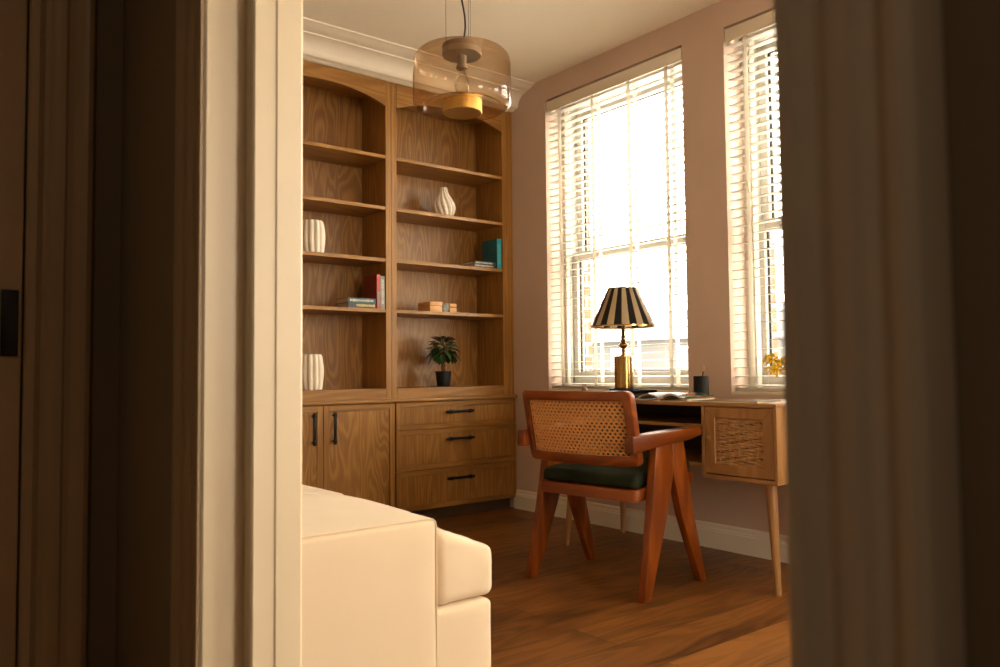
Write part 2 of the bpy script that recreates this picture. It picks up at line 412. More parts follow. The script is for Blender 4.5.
# cornice over the bookcase; its profile dies into the window wall
CP = [(3.995 - 4.32, 0), (3.99 - 4.32, 0)]
pts = [(4.05, 2.586), (3.972, 2.586), (3.966, 2.593), (3.895, 2.597), (3.880, 2.600), (3.868, 2.606), (3.862, 2.616), (3.872, 2.622), (3.872, 2.640), (3.864, 2.652), (3.848, 2.664),
       (3.835, 2.669), (3.832, 2.676), (3.805, 2.682), (3.778, 2.694), (3.762, 2.704), (3.748, 2.707), (3.746, CZ), (4.05, CZ)]
pts = [(3.985, 2.5865), (3.972, 2.588), (3.965, 2.592), (3.958, 2.596), (3.935, 2.598), (3.93, 2.604), (3.926, 2.620), (3.915, 2.644), (3.895, 2.664), (3.868, 2.676), (3.850, 2.679), (3.848, 2.685), (3.82, 2.688), (3.795, 2.696), (3.778, 2.705), (3.762, 2.707), (3.760, CZ), (3.985, CZ)]
bm = bmesh.new(); prism(bm, pts, 'x', XD1, XW)
struct(obj('trim_5', bm, 'white', ang=28))
struct(obj('trim_6', B(XD1, XW, 3.985, YB, 2.588, CZ), 'white', smooth=False))

# ------------------------------------------------------------------ windows
def window(n, y0, y1):
    w = bpy.data.objects.new('window_%d' % n, None); COL.objects.link(w); w.location = (3.43, (y0 + y1) / 2, WZ[0]); struct(w)
    cx, cy, cz = w.location; H = WZ[1] - WZ[0]; h = (y1 - y0) / 2
    def O(bm, name, m, par=w, **k):
        o = obj(name, bm, m, par, **k); return o
    bm = bmesh.new()    # box frame
    fw = .045
    for (a, b_) in ((-h, -h + fw), (h - fw, h)): bx(bm, 0, .13, a, b_, 0, H, .003)
    bx(bm, 0, .13, -h + fw, h - fw, H - .05, H, .003); bx(bm, 0, .134, -h + fw, h - fw, 0, .04, .003)
    # inner beads
    for a in (-h + fw, h - fw - .012): bx(bm, .003, .018, a, a + .012, .04, H - .05, .003)
    O(bm, 'window_frame', 'sash')
    zm = 1.575 - cz
    for nm, xs, z0, z1 in (('upper_sash', .078, zm - .005, H - .05), ('lower_sash', .028, .04, zm + .045)):
        s = bmesh.new(); a = -h + fw + .003; c = h - fw - .003; t = .045; d = .042
        bx(s, xs, xs + d, a, a + t, z0, z1, .003); bx(s, xs, xs + d, c - t, c, z0, z1, .003)
        bx(s, xs, xs + d, a + t, c - t, z0, z0 + (.05 if nm[0] == 'u' else .075), .003); bx(s, xs, xs + d, a + t, c - t, z1 - .05, z1, .003)
        if nm[0] == 'u':    # sash horns
            for y in (a, c - t): bx(s, xs, xs + d, y, y + t, z0 - .06, z0, .008)
        so = O(s, nm, 'sash')
        p = bmesh.new(); zb = z0 + (.05 if nm[0] == 'u' else .075)
        bx(p, xs + .018, xs + .022, a + t - .004, c - t + .004, zb - .004, z1 - .046)
        obj('pane', p, 'pane', so, smooth=False)
        g = bmesh.new()
        for (q0, q1, r0, r1) in ((a + t, a + t + .012, zb, z1 - .05), (c - t - .012, c - t, zb, z1 - .05), (a + t, c - t, zb, zb + .005), (a + t, c - t, z1 - .055, z1 - .05)):
            bx(g, xs + .022, xs + .036, q0, q1, r0, r1)
        obj('glazing_seal', g, 'rubber', so, smooth=False)
    if n >= 1:
        k = bmesh.new()
        lathe(k, [(.012, 0), (.014, .006), (.008, .012), (.009, .022), (.004, .026)], 16, .045, 0); bmesh.ops.translate(k, vec=(0, 0, zm + .045), verts=k.verts[:])
        obj('sash_fastener', k, 'brass', w)
    # sill board between blind and sash
    O(B(-.138, .0, -h, h, -.001, .014, .004), 'sill_board', 'white')
    return w
window(1, *W1); window(2, *W2); window(3, *W3_ADDED); window(4, *W4_ADDED)  # the last two are out of view, added to brighten the room

def blind(label, y0, y1, seedt):
    yc = (y0 + y1) / 2; h = (y1 - y0) / 2 - .006
    z0 = WZ[0] + .014
    t = thing('venetian_blind', label, 'blind', (3.334, yc, z0), 0, None)
    top = 2.566 - z0
    v = bmesh.new(); bx(v, -.041, -.030, -h, h, top - .068, top - .002, .003)
    bx(v, -.030, .025, -h + .004, -h + .010, top - .06, top - .004); bx(v, -.030, .025, h - .010, h - .004, top - .06, top - .004)
    obj('valance', v, 'white', t)
    hr = B(-.024, .024, -h + .012, h - .012, top - .045, top - .004, .003); obj('head_rail', hr, 'slat', t)
    s = bmesh.new(); z = .030; n = 0
    tilt = R(-3)
    while z < top - .075:
        mt = Matrix.Translation((0, 0, z)) @ Matrix.Rotation(tilt + R(random.uniform(-1, 1)), 4, 'Y')
        bx(s, -.025, .025, -h + .002, h - .002, -.0014, .0014, mat=mt)
        z += .0432; n += 1
    obj('slats', s, 'slat', t, smooth=False)
    obj('bottom_rail', B(-.026, .026, -h + .002, h - .002, .001, .018, .004), 'slat', t)
    for f in (-.78, -.27, .27, .80):
        l = bmesh.new(); y = f * h
        for x in (-.0275, .0265):
            bx(l, x, x + .001, y - .0125, y + .0125, .01, top - .06)
        obj('ladder_tape', l, 'ladder', t, smooth=False)
    c = bmesh.new()
    for dy, zz in ((0, 1.02), (.012, .985)):
        tube(c, [(-.034, h - .10 - dy, top - .07), (-.034, h - .101 - dy, zz), ], .0011, 6)
        lathe(c, [(.002, zz - .03), (.006, zz - .026), (.005, zz - .008), (.002, zz)], 10, -.034, h - .101 - dy)
    obj('pull_cord', c, 'string', t)
    return t
blind('white wooden venetian blind in the fully visible window behind the striped lamp', *W1, 0)
blind('white wooden venetian blind in the right window, partly hidden by the door frame', *W2, 1)

# ------------------------------------------------------------------ bookcase
def bookcase(x0, x1, label, sl, sr):
    """unit from x0 to x1 with stile widths sl, sr; origin at its base on the worktop"""
    zb = .727; zt = 2.586 - zb; yf = 3.995
    t = thing('bookcase', label, 'bookcase', (x0, yf, zb), 0, None)
    W = x1 - x0; D = YB - yf - .002
    bm = bmesh.new()
    bx(bm, 0, W, .285, D, 0, zt - .001)
    obj('back_panel', bm, 'oak_panel', t, smooth=False)
    bm = bmesh.new(); bx(bm, sl - .022, sl, .02, .285, 0, zt - .03); bx(bm, 0, sl - .022, .022, .285, 0, zt - .03)
    bx(bm, W - sr, W - sr + .022, .02, .285, 0, zt - .03); bx(bm, W - sr + .022, W, .022, .285, 0, zt - .03)
    obj('side_panels', bm, 'oak_v', t, smooth=False)
    obj('top_panel', B(0, W, .02, .285, zt - .03, zt - .001), 'oak_h', t, smooth=False)
    obj('stile', B(0.0005, sl, 0, .0205, 0, zt - .001, .0012, 1), 'oak_v', t)
    obj('stile', B(W - sr, W - .0005, 0, .0205, 0, zt - .001, .0012, 1), 'oak_v', t)
    # header: shallow arch with clipped ends
    a0, a1 = sl + .0008, W - sr - .0008; n = 32
    ztop = zt - .001; ze = 2.438 - zb; rise = .068
    low = []
    for i in range(n + 1):
        f = i / n; x = a0 + .004 + (a1 - a0 - .008) * f
        q = 2 * f - 1
        low.append((x, ze + rise * (1 - abs(q) ** 2.4)))
    poly = [(a0, ztop), (a0, ze + .005)] + low + [(a1, ze + .005), (a1, ztop)]
    bm = bmesh.new(); prism(bm, poly, 'y', -.002, .020)
    obj('arched_header', bm, 'oak_h', t, ang=20)
    obj('bottom_rail', B(sl + .0008, W - sr - .0008, 0.0, .285, 0, .788 - zb, .001, 1), 'oak_h', t)
    for z in (2.147, 1.845, 1.541, 1.246):
        s = obj('shelf', B(sl + .0005, W - sr - .0005, .003, .284, z - zb - .021, z - zb, .0015, 1), 'oak_h', t)
    return t
bookcase(1.470, 2.3715, 'left arched oak bookcase bay with the two ribbed white vases', .073, .0365)
bookcase(2.3715, 3.288, 'right arched oak bookcase bay holding the twisted vase and potted plant', .0365, .085)

# worktop
bm = bmesh.new(); bx(bm, 1.455, 3.289, 3.962, 4.318, .708, .7265, .003)
tag(obj('worktop', bm, 'oak_h'), 'long oak worktop strip between the base cupboards and the open shelves', 'worktop')

def pull(par, x, y, z, L, vert):
    bm = bmesh.new()
    if vert:
        bx(bm, x - .0075, x + .0075, y - .038, y - .024, z - L / 2, z + L / 2, .003)
        for q in (-1, 1): tube(bm, [(x, y - .030, z + q * (L / 2 - .018)), (x, y, z + q * (L / 2 - .018))], .0055, 10)
        for q in (-1, 1): bx(bm, x - .008, x + .008, y - .041, y - .021, z + q * (L / 2 - .018) - .011, z + q * (L / 2 - .018) + .011, .003)
    else:
        bx(bm, x - L / 2, x + L / 2, y - .038, y - .024, z - .0075, z + .0075, .003)
        for q in (-1, 1): tube(bm, [(x + q * (L / 2 - .03), y - .030, z), (x + q * (L / 2 - .03), y, z)], .0055, 10)
        for q in (-1, 1): bx(bm, x + q * (L / 2 - .03) - .009, x + q * (L / 2 - .03) + .009, y - .039, y - .023, z - .011, z + .011, .003)
    o = obj('handle', bm, 'black', par); o['label'] = 'black metal bar handle'
    return o

def framed(bm, x0, x1, z0, z1, y, fw, th=.021, rec=.010, mi_panel=1, bottom=None):
    fb = bottom or fw
    bx(bm, x0, x0 + fw, y, y + th, z0, z1, .0012, 1); bx(bm, x1 - fw, x1, y, y + th, z0, z1, .0012, 1)
    bx(bm, x0 + fw, x1 - fw, y, y + th, z1 - fw, z1, .0012, 1, mi=2); bx(bm, x0 + fw, x1 - fw, y, y + th, z0, z0 + fb, .0012, 1, mi=2)
    bx(bm, x0 + fw + .0015, x1 - fw - .0015, y + rec - .005, y + th - .001, z0 + fb + .0015, z1 - fw - .0015, mi=mi_panel)
    bx(bm, x0 + fw - .002, x1 - fw + .002, y + th - .003, y + th - .0005, z0 + fb - .002, z1 - fw + .002, mi=mi_panel)

BY = 3.980
t = thing('base_cabinet', 'oak base cabinet with two tall doors under the left shelves', 'cabinet', (1.470, BY, 0))
bm = bmesh.new(); bx(bm, 0, .915, .024, .337, .066, .7075); obj('body', bm, 'oak_v', t, smooth=False)
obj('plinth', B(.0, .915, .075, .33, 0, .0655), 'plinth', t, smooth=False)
for (a, b_, hx) in ((.003, .4635, .40), (.4665, .912, .520)):
    d = bmesh.new(); framed(d, a, b_, .072, .703, 0, .034)
    d = obj('door', d, ['oak_v', 'oak_panel', 'oak_h'], t)
    pull(d, hx, 0, .580, .175, True)
t = thing('drawer_cabinet', 'oak base cabinet with three drawers under the right shelves', 'cabinet', (2.388, BY, 0))
bm = bmesh.new(); bx(bm, 0, .900, .024, .337, .066, .7075); obj('body', bm, 'oak_v', t, smooth=False)
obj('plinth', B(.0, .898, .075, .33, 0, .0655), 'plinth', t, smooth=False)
for (a, b_, hz) in ((.545, .703, .641), (.307, .541, .478), (.072, .303, .240)):
    d = bmesh.new(); framed(d, .003, .896, a, b_, 0, .028)
    d = obj('drawer', d, ['oak_v', 'oak_v', 'oak_h'], t)
    pull(d, .438, 0, hz, .20, False)

# ------------------------------------------------------------------ things on the shelves
def ribbed_vase(loc, H, r, label):
    bm = bmesh.new(); nrib = 11
    def rip(rr, z, a):
        s = abs(math.sin(a * nrib / 2 + .3 + z * 2.0))
        return rr * (.80 + .22 * s ** .6 + .02 * math.sin(z * 45 + a * 2))
    prof = []
    for i in range(17):
        f = i / 16; prof.append((r * (.82 + .18 * math.sin(PI * min(1, f * 1.0 + .02)) ** .4), f * H))
    prof += [(r * .74, H - .003), (r * .70, H * .6), (r * .68, H * .1)]
    lathe(bm, prof, 132, ripple=rip)
    o = obj('ribbed_vase', bm, 'ceramic', ang=60); o.location = loc; o.rotation_euler.z = 1.1
    return tag(o, label, 'vase')
ribbed_vase((1.926, 4.10, 1.5412), .187, .068, 'white ribbed ceramic vase on an upper shelf of the left bay')
ribbed_vase((1.920, 4.10, .7882), .195, .066, 'white ribbed ceramic vase at the bottom of the left bay')

bm = bmesh.new(); H = .196
tw = [(.040, 0), (.056, .012), (.070, .040), (.076, .068), (.070, .095), (.054, .122), (.037, .148), (.027, .170), (.022, H)]
prof = []
for i in range(len(tw) - 1):
    for k in range(4):
        f = k / 4; prof.append((tw[i][0] * (1 - f) + tw[i + 1][0] * f, tw[i][1] * (1 - f) + tw[i + 1][1] * f))
prof += [tw[-1], (.018, H), (.017, H * .7)]
lathe(bm, prof, 120, ripple=lambda rr, z, a: rr * (.86 + .15 * abs(math.sin(a * 6 + z * 26)) ** .8))
o = obj('twisted_vase', bm, 'ceramic', ang=60); o.location = (2.822, 4.11, 1.8452)
tag(o, 'white bottle-shaped vase with spiral fluting on the right bay', 'vase')

def book(loc, w, t_, h, cover, label, group=None, rz=0, flat=False, spine=None, text=None, tcol=(.6, .6, .5)):
    """upright: spine faces -Y, thickness t_ along X, w deep along Y, h tall. flat: spine faces -Y, long side h along X"""
    e = thing('book', label, 'book', loc, rz, group)
    A, D, Hh = (h, w, t_) if flat else (t_, w, h)
    cm = plain('cover_' + label[:12].replace(' ', '_'), cover, .35, var=.25, vscale=25)
    sm = cm if spine is None else plain('spine_' + label[:12].replace(' ', '_'), spine, .35, var=.15, vscale=30)
    bm = bmesh.new(); c = .002
    if flat:
        bx(bm, 0, A, 0, D, 0, c); bx(bm, 0, A, 0, D, Hh - c, Hh); bx(bm, 0, A, -.001, c, 0.0002, Hh - .0002, mi=1)
    else:
        bx(bm, 0, c, 0, D, 0, Hh); bx(bm, A - c, A, 0, D, 0, Hh); bx(bm, .0002, A - .0002, -.001, c, 0, Hh, mi=1)
    obj('cover', bm, [cm, sm], e, smooth=False)
    if flat: p = B(.004, A - .004, c, D - .004, c, Hh - c)
    else: p = B(c, A - c, c, D - .004, .004, Hh - .004)
    obj('pages', p, 'paper', e, smooth=False)
    if text:
        g = bmesh.new(); tm = plain('ink_' + label[:12].replace(' ', '_'), tcol, .4)
        u = text[0]
        L0 = A if flat else Hh; T0 = Hh if flat else A
        while u < text[1]:
            wl = random.uniform(.003, .008); hh = T0 * random.uniform(.35, .55)
            if True:
                if flat: bx(g, L0 * 0 + u, u + wl, -.0016, -.0009, T0 * .5 - hh / 2, T0 * .5 + hh / 2)
                else: bx(g, T0 * .5 - hh / 2, T0 * .5 + hh / 2, -.0016, -.0009, u, u + wl)
            u += wl + .0025
        o = obj('spine_print', g, tm, e, smooth=False)
    return e
SH4 = 1.2462; SH3 = 1.5412
book((2.096, 4.000, SH4), .150, .029, .176, (.02, .03, .05), 'dark paperback lying at the bottom of the left stack', flat=True, text=(.05, .165), tcol=(.62, .50, .16))
book((2.098, 4.004, SH4 + .0292), .148, .027, .174, (.02, .07, .09), 'dark teal paperback lying on top of the left stack', flat=True, text=(.01, .16), tcol=(.55, .58, .45))
book((2.2765, 3.999, SH4), .15, .022, .197, (.22, .008, .012), 'upright dark red book beside the left book stack', spine=(.50, .05, .05), text=(.02, .09), tcol=(.05, .3, .25))
book((2.3000, 4.000, SH4), .15, .029, .190, (.22, .24, .20), 'upright grey and green book against the left bay side', text=(.03, .17), tcol=(.55, .52, .46))
book((2.975, 4.002, SH3), .150, .020, .176, (.015, .016, .02), 'black book lying at the bottom of the right stack', flat=True, text=(.01, .15), tcol=(.55, .55, .45))
book((2.985, 4.006, SH3 + .0202), .148, .018, .166, (.03, .035, .05), 'dark slim book lying on top of the right stack', flat=True, text=(.01, .14), tcol=(.6, .55, .5))
book((3.157, 3.998, SH3), .155, .036, .194, (.004, .11, .15), 'upright teal hardback in the right corner of the shelf', spine=(.02, .30, .36), text=(.03, .16), tcol=(.10, .45, .50))

def tiered(x0, x1, y0, y1, z0, h, label):
    e = thing('wooden_box', label, 'box', ((x0 + x1) / 2, y0, z0))
    w = (x1 - x0) / 2; d = y1 - y0
    mt = plain('tan_wood_' + str(int(x0 * 100)), (.62, .33, .12), .45, var=.08, vscale=30)
    obj('box_base', B(-w, w, 0, d, 0, h * .56, .003), mt, e)
    obj('lid', B(-w - .001, w + .001, -.001, d + .001, h * .56 + .0015, h, .003), mt, e)
    return e
tiered(2.655, 2.746, 4.020, 4.155, SH4, .062, 'larger tan wooden box with a lid on the right bay')
tiered(2.797, 2.852, 4.020, 4.100, SH4, .055, 'smaller tan wooden box right of the grey block')
tag(obj('stone_block', B(2.750, 2.793, 4.02, 4.07, SH4, SH4 + .055, .004), plain('grey_stone', (.20, .20, .19), .7, var=.2, vscale=40)), 'small grey stone block between the two tan boxes', 'ornament')

# potted plant
def plant(loc):
    e = thing('potted_plant', 'small bushy green plant in a black pot at the bottom of the right bay', 'plant', loc)
    bm = bmesh.new()
    lathe(bm, [(.036, 0), (.040, .002), (.049, .088), (.052, .090), (.052, .096), (.046, .096), (.045, .085)], 32, caps=False)
    bm.faces.new([v for v in bm.verts[:32]][::-1])
    obj('pot', bm, 'blackmatt', e)
    bm = bmesh.new(); lathe(bm, [(.046, .078), (.001, .084)], 24, caps=False); obj('soil', bm, 'soil', e)
    bm = bmesh.new()
    for k in range(3):
        ph = k * 2 * PI / 3
        tube(bm, [(.010 * math.cos(ph + i * .8), .010 * math.sin(ph + i * .8), .08 + i * .012) for i in range(9)], .006, 8)
    for k in range(12):
        a = k * 2.4; rr = .03 + .035 * random.random()
        tube(bm, [(0, 0, .17), (rr * .5 * math.cos(a), rr * .5 * math.sin(a), .21), (rr * math.cos(a), rr * math.sin(a), .235 + .05 * random.random())], .0025, 6)
    obj('stem', bm, 'bark', e)
    bm = bmesh.new()
    for k in range(190):
        a = random.uniform(0, 2 * PI); u = random.uniform(-.55, 1.)
        rad = .104 * math.sqrt(max(.05, 1 - max(u, 0) ** 2 * .75)) * random.uniform(.35, 1.)
        base = Vector((rad * math.cos(a) * .62, rad * math.sin(a) * .62, .226 + u * .072))
        L = random.uniform(.040, .062); W = L * .44
        d = Vector((math.cos(a), math.sin(a), .9 * u - .1 + random.uniform(-.3, .3))).normalized()
        s = d.cross(Vector((0, 0, 1))).normalized(); up = s.cross(d)
        rows = []
        for i in range(6):
            f = i / 5; c = base + d * L * f - Vector((0, 0, 1)) * (.020 * f * f); w = W * .5 * math.sin(PI * (f * .92 + .04)) ** .8 + .0006
            rows.append([bm.verts.new(c - s * w + up * w * .3), bm.verts.new(c - up * .0004), bm.verts.new(c + s * w + up * w * .3)])
        for p, q in zip(rows, rows[1:]):
            bm.faces.new((p[0], p[1], q[1], q[0])); bm.faces.new((p[1], p[2], q[2], q[1]))
    o = obj('foliage', bm, 'leaf', e, ang=80)
    return e
plant((2.803, 4.10, .7882))

# ------------------------------------------------------------------ pendant
def pendant():
    x, y = 1.686, 2.332; zt = 2.067; zb = 1.862
    e = thing('pendant_lamp', 'amber glass drum pendant lamp with a brass cylinder, hung from the ceiling', 'lamp', (x, y, zb - .03))
    o_ = -(zb - .03)
    Z = lambda z: z + o_
    bm = bmesh.new(); r = .180
    prof = [(.062, Z(2.062)), (.10, Z(2.060)), (.140, Z(2.055)), (.163, Z(2.046)), (.175, Z(2.031)), (.1795, Z(2.012)), (r, Z(1.97)), (r, Z(1.872)), (.178, Z(1.858)), (.171, Z(1.849)), (.160, Z(1.845)),
            (.148, Z(1.847)), (.140, Z(1.856)), (.130, Z(1.862)), (.10, Z(1.864)), (.074, Z(1.864))]
    lathe(bm, prof, 72, caps=False)
    obj('glass_shade', bm, 'amber', e, ang=60)
    bm = bmesh.new(); lathe(bm, [(.070, Z(2.040)), (.072, Z(2.042)), (.072, Z(2.078)), (.069, Z(2.080))], 48); obj('top_disc', bm, 'taupe_metal', e)
    bm = bmesh.new(); lathe(bm, [(.017, Z(1.990)), (.021, Z(1.992)), (.021, Z(2.0)), (.017, Z(2.002)), (.017, Z(2.040))], 24); obj('lamp_holder', bm, 'taupe_metal', e)
    bm = bmesh.new(); lathe(bm, [(.010, Z(1.990)), (.012, Z(1.978)), (.020, Z(1.962)), (.027, Z(1.945)), (.0285, Z(1.930)), (.024, Z(1.912)), (.012, Z(1.901)), (.001, Z(1.899))], 24, caps=False); obj('light_bulb', bm, 'clear', e, ang=60)
    bm = bmesh.new(); lathe(bm, [(.001, Z(1.828)), (.070, Z(1.826)), (.0725, Z(1.828)), (.0725, Z(1.872)), (.070, Z(1.874)), (.001, Z(1.874))], 56, caps=False); obj('brass_cylinder', bm, 'brass2', e)
    pts = []
    for i in range(64):
        f = i / 63; z = 2.08 + (CZ - .02 - 2.08) * f
        w = .013 * math.sin(f * 11.5) * (1 - f) + .002
        pts.append((w * .78, -w * .62, Z(z)))
    bm = bmesh.new(); tube(bm, pts, .0032, 8); obj('cable', bm, 'blackmatt', e)
    for k, a in enumerate((R(139.5), R(19.5), R(259.5))):
        bm = bmesh.new(); px, py = .058 * math.cos(a), .058 * math.sin(a)
        tube(bm, [(px, py, Z(2.078)), (px, py, Z(CZ - .02))], .0011, 6); obj('suspension_wire', bm, 'taupe_metal', e)
    bm = bmesh.new(); lathe(bm, [(.07, Z(CZ - .028)), (.075, Z(CZ - .025)), (.075, Z(CZ - .0005))], 40); obj('ceiling_rose', bm, 'taupe_metal', e)
pendant()

# ------------------------------------------------------------------ desk
def desk():
    x0, x1 = 2.77, 3.25; y0, y1 = 1.765, 3.200  # whole desk pushed back and scaled up about the camera, clearing the chair arms
    e = thing('writing_desk', 'light oak writing desk with open shelves and a woven cabinet door', 'desk', (x0, y0, 0))
    W = y1 - y0; D = x1 - x0
    obj('desk_top', B(0, D, 0, W, .724, .7415, .002), 'desk_y', e)
    # right cabinet
    bm = bmesh.new(); bx(bm, 0, D, 0.0, .014, .441, .724); bx(bm, 0, D, .342, .356, .441, .724); bx(bm, D - .012, D, .014, .342, .441, .724)
    bx(bm, .03, .034, .02, .33, .444, .723)
    obj('cabinet_sides', bm, 'desk_z', e, smooth=False)
    obj('cabinet_floor', B(-.001, D, 0, .356, .4255, .441, .001, 1), 'desk_y', e)
    # open compartment
    bm = bmesh.new(); bx(bm, .001, D - .012, .3562, W - .016, .4655, .482)
    obj('compartment_floor', bm, 'desk_y', e, smooth=False)
    obj('end_panel', B(0.001, D, W - .016, W, .4655, .724), 'desk_z', e, smooth=False)
    obj('shelf', B(.012, D - .012, .3562, W - .016, .632, .646), 'desk_y', e, smooth=False)
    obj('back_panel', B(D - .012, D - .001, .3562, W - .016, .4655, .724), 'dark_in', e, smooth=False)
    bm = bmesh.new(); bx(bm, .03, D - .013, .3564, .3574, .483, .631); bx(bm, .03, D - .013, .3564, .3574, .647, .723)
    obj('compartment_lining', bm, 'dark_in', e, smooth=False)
    # door: mitred frame and woven panel
    a, b_ = .0165, .339; z0, z1 = .4455, .7205; fw = .047
    d = bmesh.new()
    def trap(p): # polygon in (y,z), extruded in x
        prism(d, p, 'x', .002, .020, .0012, 1)
    trap([(a, z0), (b_, z0), (b_ - fw, z0 + fw * .9), (a + fw, z0 + fw * .9)])
    trap([(a, z1), (a + fw, z1 - fw * .9), (b_ - fw, z1 - fw * .9), (b_, z1)])
    trap([(a, z0), (a + fw, z0 + fw * .9), (a + fw, z1 - fw * .9), (a, z1)])
    trap([(b_, z0), (b_, z1), (b_ - fw, z1 - fw * .9), (b_ - fw, z0 + fw * .9)])
    do = obj('door', d, 'desk_z', e)
    w = bmesh.new()
    ya, yb, za, zb = a + fw - .001, b_ - fw + .001, z0 + fw * .9 - .001, z1 - fw * .9 + .001
    nv = 5; nr = 24
    for k in range(nv):
        y = ya + (yb - ya) * (k + .5) / nv
        bx(w, .0085, .0118, y - .0018, y + .0018, za, zb)
    for i in range(nr):
        z = za + (zb - za) * (i + .5) / nr; prev = None; n = nv * 6
        for j in range(n + 1):
            y = ya + (yb - ya) * j / n
            x = .0106 + .0042 * math.cos(PI * (j / 6 - .5 + i)) ; dz = .0018 * math.sin(j * .35 + i * 1.7) + .0012 * noise.noise(Vector((y * 40, i, 0)))
            hw = .0040 + .0006 * math.sin(i * 2.3 + j * .11)
            cur = [w.verts.new((x - .0008, y, z + dz - hw)), w.verts.new((x - .0008, y, z + dz + hw)), w.verts.new((x + .0008, y, z + dz + hw)), w.verts.new((x + .0008, y, z + dz - hw))]
            if prev:
                for q in range(4): w.faces.new((prev[q], prev[(q + 1) % 4], cur[(q + 1) % 4], cur[q]))
            prev = cur
    o = obj('woven_panel', w, 'reed', do, ang=50); o['label'] = 'woven reed door panel'
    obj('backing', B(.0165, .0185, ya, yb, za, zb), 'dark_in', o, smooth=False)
    k = bmesh.new(); lathe(k, [(.004, 0), (.005, .006), (.010, .014), (.010, .020), (.006, .024), (.001, .025)], 20)
    bmesh.ops.rotate(k, cent=(0, 0, 0), matrix=Matrix.Rotation(-PI / 2, 3, 'Y'), verts=k.verts[:]); bmesh.ops.translate(k, vec=(.002, b_ - .024, .593), verts=k.verts[:])
    obj('knob', k, 'desk_y', do)
    # splayed tapered legs
    for (tx, ty, fx, fy, tz) in ((.045, .060, .018, .022, .4255), (.05, W - .25, .016, W - .218, .4655), (D - .05, W - .23, D - .018, W - .188, .4655), (D - .05, .06, D - .02, .022, .4255)):
        bm = bmesh.new(); tube(bm, [(tx, ty, tz), (tx * .7 + fx * .3, ty * .7 + fy * .3, tz * .7), (fx, fy, 0.0)], .02, 24, taper=[.0225, .020, .0125])
        for v in bm.verts:
            if v.co.z < .02: v.co.z = max(0, v.co.z) if v.co.z > .004 else 0
            if v.co.z > tz - .02: v.co.z = tz
        obj('leg', bm, 'desk_z', e)
desk()
DT = .742

# table lamp
def table_lamp():
    e = thing('table_lamp', 'brass table lamp with a black and cream striped shade on the desk', 'lamp', (3.045, 2.812, DT), R(0))
    obj('base_plate', B(-.074, .074, -.074, .074, 0, .045, .002), 'blackmatt', e).rotation_euler.z = R(42.7)
    bm = bmesh.new(); 
    lathe(bm, [(.047, .0452), (.049, .047), (.049, .206), (.047, .208), (.001, .208)], 12, caps=False)
    o = obj('brass_column', bm, 'brass', e, ang=35)
    bm = bmesh.new(); lathe(bm, [(.016, .208), (.016, .214), (.008, .220), (.008, .234), (.014, .240), (.009, .246), (.020, .256), (.025, .264), (.025, .270), (.012, .280), (.015, .290), (.010, .296), (.010, .305), (.013, .309), (.009, .314), (.009, .375), (.004, .378), (.004, .55)], 28)
    obj('stem', bm, 'brass', e, ang=50)
    bm = bmesh.new(); lathe(bm, [(.165, .362), (.0755, .560)], 96, caps=False)
    r = bmesh.ops.solidify(bm, geom=bm.faces[:], thickness=.0015)
    sh = obj('lamp_shade', bm, 'stripe', e, ang=50)
    bm = bmesh.new(); lathe(bm, [(.1675, .358), (.1675, .366), (.1635, .366), (.1635, .358), (.1675, .358)], 96, caps=False); obj('shade_rim', bm, 'brass', sh)
    bm = bmesh.new(); lathe(bm, [(.0775, .556), (.0775, .562), (.0738, .562), (.0738, .556), (.0775, .556)], 72, caps=False)
    for k in range(3):
        a = k * 2 * PI / 3; tube(bm, [(0, 0, .552), (.075 * math.cos(a), .075 * math.sin(a), .559)], .0018, 6)
    obj('shade_ring', bm, 'brass', sh)
    bm = bmesh.new(); lathe(bm, [(.010, .552), (.010, .557), (.004, .560), (.006, .568), (.001, .574)], 16); obj('finial', bm, 'brass', e)
table_lamp()

# pen pot and pencil
bm = bmesh.new(); lathe(bm, [(.034, 0), (.036, .001), (.036, .106), (.033, .106), (.033, .004), (.001, .004)], 36, caps=False)
bm.faces.new(bm.verts[:36][::-1])
o = obj('pen_pot', bm, 'blackmatt'); o.location = (3.11, 2.378, DT); tag(o, 'black cylindrical pen pot standing on the desk', 'pen pot')
bm = bmesh.new(); tube(bm, [(0, .012, .006), (-.012, -.020, .108), (-.014, -.024, .128)], .0034, 8); tube(bm, [(-.014, -.024, .128), (-.0165, -.031, .152)], .003, 8, taper=[.0036, .0052], mi=1)
o = obj('pencil', bm, ['blackmatt', plain('wood_tip', (.62, .40, .22), .6)]); o.location = (3.11, 2.378, DT); tag(o, 'dark pencil with a pale end leaning in the black pot', 'pencil')

